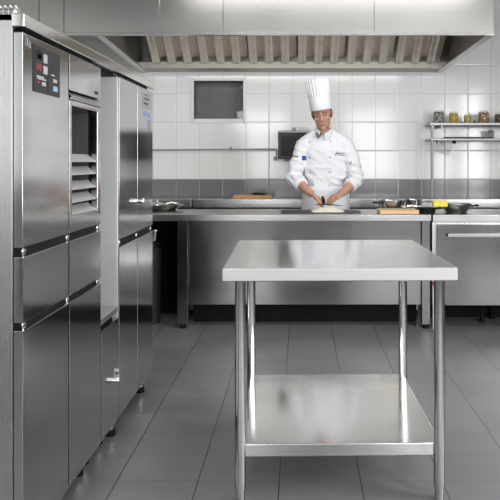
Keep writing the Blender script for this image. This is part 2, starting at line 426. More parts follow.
# lit displays and keys, laid out as on the photographed panel
for (u, v, w, h, mt, nm, lb) in (
    (.17, .20, .045, .030, 'black_gloss', 'display_window', None), (.17, .23, .030, .016, 'red', 'display', 'dark red lit display'),
    (.40, .235, .030, .029, 'pale_key', 'key', None), (.17, .46, .036, .022, 'red', 'display', 'dim red display'), (.40, .485, .034, .027, 'pale_key', 'key', None),
    (.20, .665, .060, .006, 'pale_key', 'legend', None), (.26, .705, .075, .006, 'pale_key', 'legend', None), (.34, .80, .030, .013, 'pale_key', 'key', None), (.14, .79, .020, .008, 'red', 'key', None),
    (.60, .545, .012, .006, 'red', 'key', None), (.70, .54, .026, .006, 'pale_key', 'legend', None), (.78, .655, .034, .012, 'pale_key', 'key', None), (.80, .835, .040, .018, 'blue_key', 'key', 'blue grey key')):
    yy, zz = pp(u, v); chip(yy, zz, w, h, mt, nm, lb)
obj('panel_seam', B(XF + .003, XF + .0050, pp(.5, 0)[0] - .001, pp(.5, 0)[0] + .001, pz0 + .004, pp(0, .55)[1]), 'black', d)
bm = bmx(); tube(bm, [(XF + .002, 2.145, 1.668), (XF + .002, 2.145, 1.690), (XF + .002, 2.165, 1.684), (XF + .002, 2.168, 1.664)], .0018, 6)
obj('nameplate_mark', bm, 'paper', d)
door_slab('drawer', fr, y0, ym - .006, .812, 1.014); door_slab('door', fr, y0, ym - .006, ZB, .788)
door_slab('drawer', fr, ym + .006, y1 - .004, .812, 1.014); door_slab('door', fr, ym + .006, y1 - .004, ZB, .788)
# upper right column: blank panel, vent grip, framed compartment
up = door_slab('upper_panel', fr, ym + .006, y1 - .004, 1.572, ZT)
for k in range(4): pass
bm = bmx()
for k in range(3): box(bm, XF, XF + .0025, 2.862 + k * .014, 2.872 + k * .014, 1.588, 1.600)
obj('model_plate', bm, 'ink', up)
bm = bmx(); box(bm, XB + .003, XF - .012, ym + .012, y1 - .012, 1.542, 1.570); obj('vent_recess', bm, 'black', fr)
bm = bmx(); prism(bm, [(XF - .01, 1.566), (XF + .006, 1.552), (XF + .006, 1.548), (XF - .012, 1.560)], 'Y', ym + .012, y1 - .016)
box(bm, XF - .012, XF + .008, ym + .010, y1 - .006, 1.538, 1.547, bev=.002); obj('vent_grip', bm, 'steel_v', fr)
bm = bmx()
box(bm, XB + .003, XF, ym + .006, oy0, 1.043, 1.538, bev=.004); box(bm, XB + .003, XF, oy1, y1 - .004, 1.043, 1.538, bev=.004)
box(bm, XB + .003, XF, oy0 - .004, oy1 + .004, oz1, 1.538, bev=.003); box(bm, XB + .003, XF, oy0 - .004, oy1 + .004, 1.043, oz0, bev=.003)
obj('compartment_frame', bm, 'steel_door', fr)
gap_shade(fr, y0 + .004, y1 - .006, 1.0145, 1.0425); gap_shade(fr, y0 + .004, y1 - .006, .7885, .8115)
for (yy, zz) in ((y0 + .022, 1.028), (ym, 1.028), (y1 - .03, 1.028), (y0 + .022, .800), (ym, .800), (y1 - .03, .800)): hinge(fr, yy, zz)
for yy in (2.17, 2.88): cabinet_foot(fr, yy, -.93)
for yy in (2.17, 2.88): cabinet_foot(fr, yy, -1.5)
# five sloping trays in the compartment
TN = ['topmost', 'second from the top', 'middle', 'fourth from the top', 'lowest']
for k, zt in enumerate((1.336, 1.286, 1.230, 1.181, 1.135)):
    bm = bmx(); za, zb = zt, zt - .030
    prism(bm, [(XF - .045, za), (XF - .042, za + .002), (XF - .008, zb + .002), (XF - .008, zb), (XF - .014, zb), (XF - .048, za - .004)], 'Y', oy0 + .001, oy1 - .001)
    box(bm, -1.30, XF - .043, oy0 + .001, oy1 - .001, za - .003, za)
    box(bm, -1.30, -.98, oy0 + .001, oy0 + .004, za, za + .012); box(bm, -1.30, -.98, oy1 - .004, oy1 - .001, za, za + .012)
    tag(obj('sliding_tray', bm, 'tray_metal', smooth=False), 'steel tray with sloped front, %s of five in the open refrigerator compartment' % TN[k], 'tray', 'trays in the refrigerator compartment')

# niche unit between the two tall cabinets
ny0, ny1 = 2.951, 3.238
nc = thing('niche_cabinet', 'narrow open steel niche above a small latched door, between the tall cabinets', 'cabinet', (-1.2, 3.095, 0))
bm = bmx(); box(bm, XBACK, XB, ny0, ny1, ZB, .60); box(bm, XBACK, XBACK + .02, ny0, ny1, .6, 1.75); box(bm, XBACK, XB, ny0, ny1, 1.706, 1.755)
obj('body', bm, 'black', nc)
obj('shelf', B(XBACK + .02, XF - .004, ny0 + .001, ny1 - .001, .602, .630, bev=.004), 'steel_scratched', nc)
dd = door_slab('door', nc, ny0 + .008, ny1 - .012, ZB, .578)
bm = bmx(); tube(bm, [(XF - .004, 3.135, .314), (XF + .022, 3.135, .314)], [.010, .012], 16); tube(bm, [(XF + .022, 3.135, .314), (XF + .030, 3.135, .314)], [.014, .011], 16)
obj('knob', bm, 'chrome', dd)
bm = bmx(); box(bm, XF - .002, XF + .012, 3.196, 3.212,   .290, .345, bev=.003); obj('latch', bm, 'chrome', dd)
for yy in (2.99, 3.20): cabinet_foot(nc, yy, -.94)

# far tall cabinet: two columns
cy0, cy1, cm = 3.240, 3.978, 3.608
tc_ = thing('tall_cabinet', 'tall double door steel cabinet at far end of the left row, with stickers', 'cabinet', (-1.2, 3.61, 0))
bm = bmx()
box(bm, XBACK, XB, cy0 + .02, cy1, ZB, 1.762, bev=.002); obj('body', bm, 'steel_v', tc_)
obj('side_panel', B(XBACK, XB + .026, cy0, cy0 + .018, ZB, 1.706, bev=.003), 'side_metal', tc_)
obj('gap_shade_back', B(XB - .002, XB + .002, cy0 + .012, cy1 - .006, ZB + .01, ZT + .01), 'black', tc_)  # black plate, painted shade behind the gaps of the doors
dl = door_slab('door', tc_, cy0 + .006, cm - .005, .942, ZT); dr = door_slab('door', tc_, cm + .005, cy1, .942, ZT)
door_slab('door', tc_, cy0 + .006, cm - .005, ZB, .905); door_slab('door', tc_, cm + .005, cy1, ZB, .905)
bm = bmx(); box(bm, XF - .002, XF + .006, cm - .055, cm + .055, 1.094, 1.108, bev=.003); tube(bm, [(XF, cm, 1.101), (XF + .03, cm, 1.101)], [.010, .013], 14); ellipsoid(bm, (XF + .03, cm, 1.101), (.010, .016, .016), None, 14, 8)
obj('latch', bm, 'chrome', tc_)
gap_shade(tc_, cy0 + .008, cy1 - .004, .9055, .9415)
for yy in (cy0 + .03, cm, cy1 - .03): hinge(tc_, yy, .923)
# sticker on the far door: block of unreadable printed lines, pale label and pen strokes below
sy0, sy1 = 586.5 / (300 - 142.3), 586.5 / (300 - 150.3)
st = obj('sticker', B(XF - .001, XF + .0015, sy0, sy1, 1.600, 1.688), 'paper', dr, smooth=False); st['label'] = 'grey printed sticker'
bm = bmx()
for (u, w, z) in ((.15, .5, 1.672), (.12, .7, 1.655), (.2, .55, 1.648), (.12, .6, 1.628), (.15, .5, 1.622)): box(bm, XF + .001, XF + .0022, sy0 + u * (sy1 - sy0), sy0 + (u + w) * (sy1 - sy0), z - .0022, z + .0022)
obj('print', bm, 'ink', st, smooth=False)
bm = bmx(); ys = lambda u: sy0 + u * (sy1 - sy0)
for (u, z) in ((.2, 1.568), (.38, 1.572), (.62, 1.566), (.78, 1.570), (.92, 1.564)): tube(bm, [(XF + .001, ys(u) - .010, z), (XF + .001, ys(u), z + .012), (XF + .001, ys(u) + .004, z - .010), (XF + .001, ys(u) + .014, z + .004)], .0024, 6)
pm = obj('pen_marks', bm, 'ink_blue', dr); pm['label'] = 'pale blue handwritten strokes in a row'
bm = bmx()
for k in range(4): tube(bm, [(XF + .001, ys(.66), 1.536 - k * .014), (XF + .001, ys(.82), 1.541 - k * .014), (XF + .001, ys(.86), 1.529 - k * .014)], .0024, 6)
pm = obj('pen_marks', bm, 'ink_blue', dr); pm['label'] = 'pale blue handwritten strokes running down'
for yy in (3.30, 3.913): cabinet_foot(tc_, yy, -.907)
for yy in (3.30, 3.913): cabinet_foot(tc_, yy, -1.5)
# cornice along the top of the row
bm = bmx(); box(bm, -.8815, -.842, 2.105, 3.992, 1.720, 1.763, bev=.004, seg=3)
tag(obj('cornice', bm, 'steel_y'), 'steel cornice strip running along the top front of the left cabinets', 'cornice')
# corrugated hose lying on top of the row
bm = bmx(); pts, rs = [], []
for i in range(150):
    t = i / 149; pts.append((-1.32 + .42 * t, 2.19 + .02 * t, 1.786)); rs.append(.018 + .005 * math.sin(i * 2 * PI / 6))
tube(bm, pts, rs, 18)
tag(obj('flexible_hose', bm, 'hose'), 'ribbed metallic flexible hose lying on top of the nearest cabinet', 'hose')

# ------------------------------------------------------------------ work table in the foreground
tb = thing('work_table', 'stainless steel work table with undershelf standing in the middle foreground', 'table', (.145, 3.112, 0))
tx0, tx1, ty0, ty1 = .145 - .4525, .145 + .4525, 2.642, 3.582
bm = bmx(); box(bm, tx0, tx1, ty0, ty1, .849, .90, bev=.005, seg=3); ttop = obj('tabletop', bm, 'steel_y', tb)
lx = (.145 - .384, .145 + .386); ly = (2.666, 3.50)
for x in lx:
    for y in ly:
        bm = bmx(); lathe(bm, [(.0215, .052), (.0215, .850)], (x, y, 0), 32); lg = obj('leg', bm, 'tube', tb)
        bm = bmx(); lathe(bm, [(.014, 0), (.0175, .003), (.0175, .053)], (x, y, 0), 28); obj('foot', bm, 'tube', lg)
bm = bmx(); box(bm, lx[0] - .004, lx[1] + .008, 2.672, 3.54, .166, .216, bev=.004, seg=3); obj('undershelf', bm, 'steel_y', tb)
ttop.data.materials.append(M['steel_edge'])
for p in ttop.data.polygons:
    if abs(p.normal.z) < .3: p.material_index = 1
tb.rotation_euler.z = math.radians(1.16)

# ------------------------------------------------------------------ front prep counter
pc = thing('prep_counter', 'long stainless steel prep counter with front panel, in front of the chef', 'counter', (-.4, 5.66, 0))
obj('worktop', B(-2.45, 1.018, 5.35, 5.985, .843, .893, bev=.004), 'steel_x', pc)
def sq_leg(parent, x0, x1, y, nm='leg'):
    l = obj(nm, B(x0, x1, y, y + .05, .032, .843, bev=.003), 'steel_panel', parent)
    bm = bmx(); lathe(bm, [(.024, 0), (.024, .022), (.016, .034)], ((x0 + x1) / 2, y + .025, 0), 18); obj('rubber_foot', bm, 'black', l)
sq_leg(pc, -.958, -.876, 5.39); sq_leg(pc, .953, 1.016, 5.39); sq_leg(pc, -2.42, -2.34, 5.39)
for x in (-.92, .985, -2.38): sq_leg(pc, x - .03, x + .03, 5.91)
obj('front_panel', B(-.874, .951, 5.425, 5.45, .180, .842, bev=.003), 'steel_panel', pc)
bm = bmx(); tube(bm, [(-.376, 5.585, .02), (-.376, 5.585, .3)], .02, 16); lathe(bm, [(.028, 0), (.028, .018), (.02, .03)], (-.376, 5.585, 0), 16); obj('leg', bm, 'black', pc)
obj('shade_backing', B(-2.40, .98, 5.94, 5.955, .0, .842), 'black', pc, smooth=False)  # black sheet added to darken the open space under the counter
obj('plinth', B(-.87, .95, 5.625, 5.64, .0, .2), 'black', pc, smooth=False)  # black board added so the space below the front panel stays dark
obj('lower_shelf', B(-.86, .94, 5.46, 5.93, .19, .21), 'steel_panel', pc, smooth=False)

# undercounter refrigerator at the right
ur = thing('undercounter_refrigerator', 'low steel undercounter refrigerator with long bar handle at right', 'refrigerator', (1.75, 5.67, 0))
obj('worktop', B(1.030, 2.5, 5.35, 5.985, .836, .893, bev=.004), 'steel_x', ur)
obj('body', B(1.034, 2.48, 5.40, 5.98, .178, .835, bev=.003), 'steel_v', ur)
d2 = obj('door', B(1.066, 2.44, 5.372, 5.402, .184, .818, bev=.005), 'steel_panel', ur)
bm = bmx(); box(bm, PX(448, 5.33), 2.38, 5.325, 5.340, PZ(237.4, 5.33), PZ(233.6, 5.33), bev=.004)
for x in (1.22, 2.30): box(bm, x, x + .03, 5.338, 5.374, PZ(237, 5.33), PZ(234, 5.33))
obj('handle', bm, 'steel_x', d2)
obj('plinth', B(1.04, 2.46, 5.80, 5.82, 0, .18), 'black', ur, smooth=False)  # black board added to darken the gap under the refrigerator
for x, y in ((1.48, 5.62), (1.60, 5.75), (2.42, 5.62)):
    bm = bmx(); lathe(bm, [(.02, 0), (.028, .01), (.016, .03), (.022, .179)], (x, y, 0), 18); obj('leg', bm, 'black', ur)
bm = bmx(); tube(bm, [(1.046, 5.395, .0), (1.046, 5.395, .36)], .0085, 14); lg = obj('drain_pipe', bm, 'white_paint', ur)
bm = bmx(); tube(bm, [(1.046, 5.395, .335), (1.046, 5.395, .365)], .0098, 14); o = obj('pipe_sleeve', bm, 'wax_red', lg); o['label'] = 'red sleeve'

# ------------------------------------------------------------------ back counter along the wall
for (xa, xb, lab) in ((-2.5, -1.063, 'left section of the steel back counter along the tiled wall'), (-1.049, 2.6, 'long steel back counter along the tiled wall behind the chef')):
    bc = thing('back_counter', lab, 'counter', ((xa + xb) / 2, 7.02, 0))
    obj('worktop', B(xa, xb, 6.75, 7.295, .850, .938, bev=.006, seg=3), 'steel_x', bc)
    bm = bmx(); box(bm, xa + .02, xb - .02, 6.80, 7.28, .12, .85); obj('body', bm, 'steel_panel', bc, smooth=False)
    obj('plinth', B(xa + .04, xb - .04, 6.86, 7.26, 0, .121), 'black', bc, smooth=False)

# ------------------------------------------------------------------ extractor hood
hd = thing('extractor_hood', 'large stainless steel extractor hood hanging over the cooking line', 'extractor hood', (0, 6.3, 2.25))
zf, yf, yb = 2.300, 5.37, 6.99
seams = [-2.55, PX(39, yf), PX(64, yf), PX(159.5, yf), PX(223, yf), PX(374, yf), 1.512]
for i in range(len(seams) - 1):
    bm = bmx(); box(bm, seams[i] + .003, seams[i + 1] - .003, yf, yf + .02, zf + .012, 3.04, bev=.003); obj('front_panel', bm, 'steel_hood', hd)
obj('seam_backing', B(-2.55, 1.505, yf + .018, yf + .026, zf + .01, 3.04), 'chrome', hd, smooth=False)
obj('front_lip', B(PX(64, yf), 1.514, yf - .004, yf + .045, zf - .008, zf + .012, bev=.003), 'steel_hood', hd)
def side(x0a, x0b, t):   # end panel, slightly lower towards the wall
    bm = bmx(); v = []
    for (y, zb) in ((yf + .02, zf - .006), (7.29, 2.246)):
        x = x0a if y < 6 else x0b
        v.append([bm.verts.new(p) for p in ((x, y, zb), (x + t, y, zb), (x + t, y, 3.04), (x, y, 3.04))])
    skin(bm, v); return bm
obj('side_panel', side(1.492, 1.472, .02), 'steel_hood', hd, smooth=False)
obj('side_panel', side(-1.58, -1.655, .02), 'steel_hood', hd, smooth=False)
for (xa, xb2, dx) in ((1.452, 1.432, .062), (-1.60, -1.675, .062)):
    bm = bmx(); v = []
    for (y, zb, x) in ((yf + .02, zf - .010, xa), (7.29, 2.242, xb2)):
        v.append([bm.verts.new(p) for p in ((x, y, zb), (x + dx, y, zb), (x + dx, y, zb + .016), (x, y, zb + .016))])
    skin(bm, v)
    obj('rim', bm, 'steel_hood', hd, smooth=False)
obj('grease_gutter', B(-1.655, 1.478, yb, 7.29, 2.250, 2.318, bev=.004), 'gutter', hd)
obj('top_plate', B(-1.60, 1.50, yf + .02, 7.29, 3.02, 3.045), 'steel_hood', hd, smooth=False)
obj('back_plate', B(-1.64, 1.48, 7.27, 7.292, 2.3, 3.03), 'steel_filter', hd, smooth=False)
# baffle filters: a steep slope of six cassettes, each a row of folded baffles
fz0, fz1, fy0, fy1 = 2.322, 2.90, 6.975, 6.115
fx = [-1.50 + i * (2.94 / 6) for i in range(7)]
dv_ = Vector((0, fy1 - fy0, fz1 - fz0)); nl = Vector((0, -(fz1 - fz0), fy1 - fy0)).normalized()
if nl.z > 0: nl = -nl
for i in range(6):
    bm = bmx(); xa, xb2 = fx[i] + .004, fx[i + 1] - .004; n = 3; w = (xb2 - xa) / n
    base = Vector((0, fy0, fz0))
    prof = []
    for k in range(n):
        x = xa + k * w
        prof += [(x + .08 * w, -.05), (x + .05 * w, .026), (x + .09 * w, .034), (x + .26 * w, .026), (x + .30 * w, .026), (x + .46 * w, .034), (x + .52 * w, .026), (x + .49 * w, -.05), (x + .96 * w, -.06)]
    r = []
    for e in (0, 1):
        r.append([bm.verts.new(base + dv_ * e + nl * h + Vector((x, 0, 0))) for x, h in prof])
    skin(bm, r, cap=False, closed=False)
    SHEET[0] = .002
    ca = obj('baffle_filter', bm, 'steel_filter', hd, smooth=False)
obj('end_filler', (lambda bm: (prism(bm, [(6.99, 2.31), (6.10, 2.92), (6.16, 2.96), (7.05, 2.35)], 'X', -1.64, -1.505), bm)[1])(bmx()), 'steel_hood', hd, smooth=False)

# ------------------------------------------------------------------ things on the back wall
bm = bmx(); yr = 7.255
tube(bm, [(PX(110, yr), yr, PZ(150.4, yr)), (PX(275.6, yr), yr, PZ(149.0, yr)), (PX(276.4, yr), yr, PZ(150, yr)), (PX(276.2, yr), yr, PZ(159, yr))], .0065, 12)
rail = tag(obj('wall_pipe', bm, 'grey_pipe'), 'thin grey horizontal pipe on the white tiles left of the microwave', 'pipe')
bm = bmx(); tube(bm, [(PX(231, yr), yr, PZ(150, yr)), (PX(231, yr), yr - .004, PZ(147, yr))], .008, 12); tube(bm, [(PX(231, yr), yr, PZ(150, yr)), (PX(231, yr), 7.299, PZ(150, yr))], .006, 10); obj('pipe_clip', bm, 'grey_pipe', rail)
bm = bmx(); box(bm, PX(273.5, yr), PX(277.2, yr), yr - .02, 7.299, PZ(160.5, yr), PZ(156.5, yr), bev=.004); obj('wall_socket', bm, 'grey_pipe', rail)

mw = thing('microwave_oven', 'black microwave oven mounted on the tiled wall behind the chef', 'microwave', (.05, 7.1, 1.33))
mx0, mx1, mz0, mz1, myf = PX(278, 6.93), PX(333, 6.93), 1.330, 1.608, 6.93
obj('body', B(mx0, mx1, myf + .02, 7.299, mz0, mz1, bev=.005), 'black_gloss', mw)
df = obj('door', B(mx0, mx1 - .1, myf, myf + .02, mz0, mz1 - .014, bev=.004), 'black_gloss', mw)
obj('door_glass', B(mx0 + .032, mx1 - .13, myf - .002, myf + .004, mz0 + .03, mz1 - .045, bev=.002), 'screen_dark', df)
obj('control_panel', B(mx1 - .098, mx1, myf, myf + .02, mz0, mz1 - .014, bev=.004), 'black_gloss', mw)
obj('top_trim', B(mx0 - .002, mx1 + .002, myf - .006, 7.25, mz1 - .014, mz1 + .008, bev=.003), 'grey_pipe', mw)
bm = bmx(); box(bm, mx0 + .06, mx1 - .06, 7.2, 7.299, mz0 - .012, mz0); box(bm, mx0 + .06, mx0 + .09, 6.99, 7.299, mz0 - .022, mz0, bev=.002); box(bm, mx1 - .09, mx1 - .06, 6.99, 7.299, mz0 - .022, mz0, bev=.002)
obj('wall_bracket', bm, 'grey_pipe', mw)
zt = mz1 + .008
bm = bmx(); lathe(bm, [(.016, 0), (.018, .004), (.018, .030), (.013, .034)], (PX(294, 7), 7.0, zt), 20)
tag(obj('salt_shaker', bm, 'rack'), 'small grey steel shaker standing on the left top of the microwave', 'shaker')
bm = bmx(); prism(bm, [(PX(298, 7), zt), (PX(308.5, 7), zt), (PX(307, 7), zt + .034), (PX(299, 7), zt + .032)], 'Y', 6.96, 7.06); bmesh.ops.bevel(bm, geom=bm.edges[:], offset=.004, segments=2, affect='EDGES')
tag(obj('storage_tin', bm, 'rack'), 'flat grey metal tin lying on top of the microwave', 'tin')

# shelf rack at right
ys0, ys1 = 6.98, 7.29
sx0 = PX(430.3, ys0); z1 = PZ(122.6, ys0); z2 = PZ(138.4, ys0)
sr = thing('shelf_rack', 'two tier steel shelf rack standing on the back counter at right', 'shelf', (1.9, 7.13, .938))
obj('shelf_board', B(sx0, 2.5, ys0, ys1, z1 - .028, z1, bev=.006), 'rack', sr)
obj('shelf_board', B(sx0 + .002, 2.5, ys0, ys1, z2 - .022, z2, bev=.005), 'rack', sr)
for x in (sx0 + .022, 2.46):
    for y in (ys0 + .03,):
        bm = bmx(); tube(bm, [(x, y, .938), (x, y, z1 + .014)], .013, 16); ellipsoid(bm, (x, y, z1 + .014), (.013, .013, .006), None, 16, 8); obj('post', bm, 'rack', sr)
for x in (sx0 + .022, 2.46):
    obj('wall_arm', B(x + .09, x + .11, ys0 + .03, 7.2995, z1 - .05, z1 - .028, bev=.003), 'rack', sr)
for x in (sx0 + .02,):
    bm = bmx(); tube(bm, [(x + .012, ys0 + .03, z1 - .03), (x + .02, ys0 + .02, z1 - .05), (x + .012, ys0 + .03, z1 - .09)], .006, 10); obj('bracket', bm, 'chrome', sr)

# jars
def jar(px0, px1, ptop, y, content, label, glass_up=.010):
    c = (px0 + px1) / 2; r = (px1 - px0) / 2 * y / F; h = (121.4 - ptop) * y / F + .004; x = PX(c, y)
    t = thing('glass_jar', label, 'jar', (x, y, z1), 'jars on the upper shelf')
    bm = bmx(); lathe(bm, [(r * .93, .001), (r, .010), (r, h * .86), (r * .86, h * .98), (r * .82, h + glass_up), (r * .86, h + glass_up + .003), (r * .78, h + glass_up)], (x, y, z1), 32, True, False); obj('glass', bm, 'glass', t)
    bm = bmx(); lathe(bm, [(r * .90, .003), (r * .97, .012), (r * .975, h * .86), (r * .84, h * .965), (r * .3, h * .985)], (x, y, z1), 32); obj('contents', bm, content, t)
gm = grain_mat
jar(433.5, 444, 110, 7.10, gm('dried_herbs', (.03, .035, .03), (.50, .50, .46), 55), 'glass jar of grey green herbs at the left end of the upper shelf')
jar(449, 458, 111.5, 7.10, gm('orange_pasta', (.62, .34, .04), (.85, .60, .16), 80), 'round glass jar full of orange yellow pasta on the upper shelf')
jar(463.8, 471, 113.5, 7.10, gm('pale_lentils', (.75, .48, .18), (.55, .50, .16), 90), 'smallest glass jar holding tan grains on the upper shelf')
jar(478, 489, 110.5, 7.10, gm('brown_nuts', (.30, .16, .08), (.70, .46, .28), 70), 'tall glass jar of brown nuts on the upper shelf')
jar(494.5, 504, 112.5, 7.10, gm('dark_beans', (.06, .03, .02), (.30, .20, .13), 80), 'glass jar of dark beans cut by the right picture edge')
bm = bmx(); lathe(bm, [(.009, 0), (.011, .004), (.011, .012), (.006, .018), (.006, .022)], (PX(474.5, 7.05), 7.05, z1), 16)
tag(obj('bottle_stopper', bm, 'black'), 'tiny black stopper between the jars on the upper shelf', 'stopper')
bm = bmx(); box(bm, PX(443, 7.03), PX(491, 7.03), 7.0, 7.2, z2, z2 + .006); box(bm, PX(443, 7.03), PX(491, 7.03), 7.0, 7.006, z2 + .004, z2 + .016, bev=.002)
tag(obj('baking_tray', bm, 'slate'), 'flat dark baking tray lying on the lower shelf', 'tray')
wc = thing('plastic_container', 'white lidded plastic container on the lower shelf at the right edge', 'container', (PX(500, 7.08), 7.08, z2))
obj('tub', B(PX(494, 7.05), PX(510, 7.05), 7.04, 7.2, z2, z2 + .075, bev=.008), 'white_paint', wc)
obj('lid', B(PX(492.5, 7.05), PX(511, 7.05), 7.03, 7.21, z2 + .072, z2 + .092, bev=.005), 'white_paint', wc)
# cleaver-shaped clear sheet hanging below the lower shelf
hs = thing('hanging_sheet', 'pale clear plastic sheet hanging by a black clip under the lower shelf', 'sheet', (PX(444, 7.0), 7.0, PZ(148, 7.0)))
bm = bmx(); q = [(434.8, 142.5), (453.6, 142.3), (451.5, 149), (448.6, 155.5), (441, 153.5), (435.2, 151)]
prism(bm, [(PX(a, 7.0), PZ(b, 7.0)) for a, b in q], 'Y', 7.0, 7.003); obj('sheet', bm, 'plastic_clear', hs, smooth=False)
bm = bmx(); box(bm, PX(452.3, 7), PX(456, 7), 6.994, 7.012, PZ(143.6, 7), z2 - .021, bev=.003); obj('clip', bm, 'black', hs)
bm = bmx(); tube(bm, [(PX(437, 7), 7.006, z2 - .021), (PX(437, 7), 7.003, PZ(144, 7))], .005, 8); obj('clip', bm, 'black', hs)

# ------------------------------------------------------------------ things on the counters
ct = .893
# cutting board and knife on back counter
bm = bmx(); box(bm, PX(233.5, 6.85), PX(272, 6.85), 6.775, 7.03, .938, .970, bev=.005)
tag(obj('chopping_board', bm, 'wood_d'), 'orange brown wooden chopping board on the back counter left of the chef', 'chopping board')
kn = thing('honing_stone', 'black handled knife lying on the orange brown chopping board', 'knife', (PX(258, 6.88), 6.88, .970))
bm = bmx(); tube(bm, [(PX(251.5, 6.88), 6.87, .981), (PX(255, 6.88), 6.88, .985), (PX(260, 6.88), 6.885, .983), (PX(265, 6.88), 6.9, .979)], [.007, .012, .011, .008], 14); obj('handle', bm, 'black', kn)
kn.name = 'kitchen_knife'
bm = bmx(); prism(bm, [(PX(240, 6.88), .0), (PX(252, 6.88), .0), (PX(252, 6.88), .003), (PX(240, 6.88), .0015)], 'Y', 6.86, 6.895)
for v in bm.verts: v.co.z += .972
obj('blade', bm, 'chrome', kn, smooth=False)

def pan(name, label, cat, c, r, h, mat, handle=None, hmat='black', hlen=.16, rise=.02, base=.80):
    t = thing(name, label, cat, c)
    bm = bmx(); lathe(bm, [(r * base, .003), (r * (base + .04), .0), (r * (.5 * base + .47), h * .3), (r * .97, h * .8), (r, h), (r * 1.03, h + .002), (r * 1.03, h + .005), (r * .985, h + .003), (r * .95, h * .8), (r * (.5 * base + .44), h * .32), (r * base, .006)], c, 44)
    obj('bowl', bm, mat, t)
    if handle is not None:
        a = math.radians(handle); dx, dy = math.cos(a), math.sin(a); x, y, z = c
        bm = bmx(); tube(bm, [(x + dx * r * .97, y + dy * r * .97, z + h * .75), (x + dx * (r + .03), y + dy * (r + .03), z + h * .9), (x + dx * (r + .05), y + dy * (r + .05), z + h * .95 + rise * .4), (x + dx * (r + hlen), y + dy * (r + hlen), z + h + rise)], [.006, .007, .011, .009], 14)
        obj('handle', bm, hmat, t)
    return t
# left end: oval dish with ladle and lid
dish = thing('serving_dish', 'shallow oval steel dish at the left end of the prep counter', 'dish', (PX(163, 5.84), 5.84, ct))
bm = bmx(); prof = [(.60, 0), (.70, .004), (.92, .034), (1.0, .042), (1.03, .046), (1.0, .048), (.90, .040), (.66, .010), (.1, .008)]
rings = []
for rr, hh in prof: rings.append([bm.verts.new((PX(160, 5.82) + .185 * rr * math.cos(2 * PI * k / 44), 5.84 + .125 * rr * math.sin(2 * PI * k / 44), ct + hh)) for k in range(44)])
skin(bm, rings); obj('bowl', bm, 'pan_steel', dish)
bm = bmx(); cx_ = PX(181, 5.8); tube(bm, [(cx_ - .02, 5.78, ct + .036), (cx_ + .012, 5.77, ct + .044), (cx_ + .012, 5.87, ct + .044), (cx_ - .02, 5.88, ct + .036)], .005, 10); obj('handle', bm, 'pan_steel', dish)
bm = bmx(); lx_ = PX(157, 5.84); lathe(bm, [(.075, .046), (.072, .052), (.045, .062), (.02, .067), (.008, .068), (.007, .076), (.015, .080), (.015, .086), (.004, .090)], (lx_, 5.84, ct), 36)
tag(obj('pot_lid', bm, 'pan_steel'), 'domed steel lid with knob lying in the oval dish at the left', 'lid')
bm = bmx(); tube(bm, [(PX(166, 5.84), 5.82, ct + .052), (PX(172, 5.84), 5.83, ct + .066), (PX(178, 5.84), 5.86, ct + .055)], [.012, .010, .006], 12)
tag(obj('spoon', bm, 'pan_steel'), 'steel spoon lying across the oval dish at the left', 'spoon')

# wooden board right of the chef
bm = bmx(); xb0, xb1 = PX(379, 5.46), PX(417.5, 5.46); box(bm, xb0, xb1, 5.385, 5.62, ct + .002, ct + .032, bev=.004)
for x in (xb0 + .03, xb1 - .03): box(bm, x - .012, x + .012, 5.40, 5.60, ct, ct + .004)
tag(obj('chopping_board', bm, 'wood'), 'pale wooden chopping board on the counter front right of the chef', 'chopping board')
sp1 = pan('saucepan', 'shiny steel saucepan with black handle behind the pale chopping board', 'saucepan', (PX(391.5, 5.76), 5.76, ct), .112, .086, 'pan_steel', 200, 'black', .05, -.02)
sp2 = pan('saucepan', 'small steel saucepan between the shiny saucepan and the yellow sponge', 'saucepan', (PX(413.5, 5.84), 5.84, ct), .070, .088, 'pan_steel', -15, 'iron', .20, -.018)
sk = pan('skillet', 'black iron skillet under the yellow sponge', 'skillet', (PX(427.5, 5.56), 5.56, ct), .070, .036, 'black_gloss', 25, 'black', .06, .005)
fp = pan('frying_pan', 'dark steel frying pan right of the sponge on the undercounter refrigerator', 'frying pan', (PX(456.0, 5.62), 5.62, ct), .122, .066, 'iron', -20, 'black', .055, -.012, .62)
bm = bmx(); yq = 5.55; box(bm, PX(432.5, yq), PX(447, yq), yq - .035, yq + .035, PZ(206.4, yq), PZ(200.4, yq), bev=.008, seg=3)
for v in bm.verts: v.co += Vector((noise.noise(v.co * 60), noise.noise(v.co * 60 + Vector((5, 0, 0))), noise.noise(v.co * 60 + Vector((0, 9, 0))))) * .003
tag(obj('sponge', bm, 'sponge'), 'bright yellow sponge resting on the pans right of the chef', 'sponge')
bm = bmx(); tube(bm, [(PX(404, 5.66), 5.60, ct + .050), (PX(412, 5.6), 5.62, ct + .052), (PX(421, 5.6), 5.60, ct + .046)], [.010, .012, .006], 12); ellipsoid(bm, (PX(404, 5.62), 5.60, ct + .046), (.028, .03, .012), None, 18, 10)
tag(obj('ladle', bm, 'chrome'), 'polished steel ladle lying over the pan beside the pale board', 'ladle')

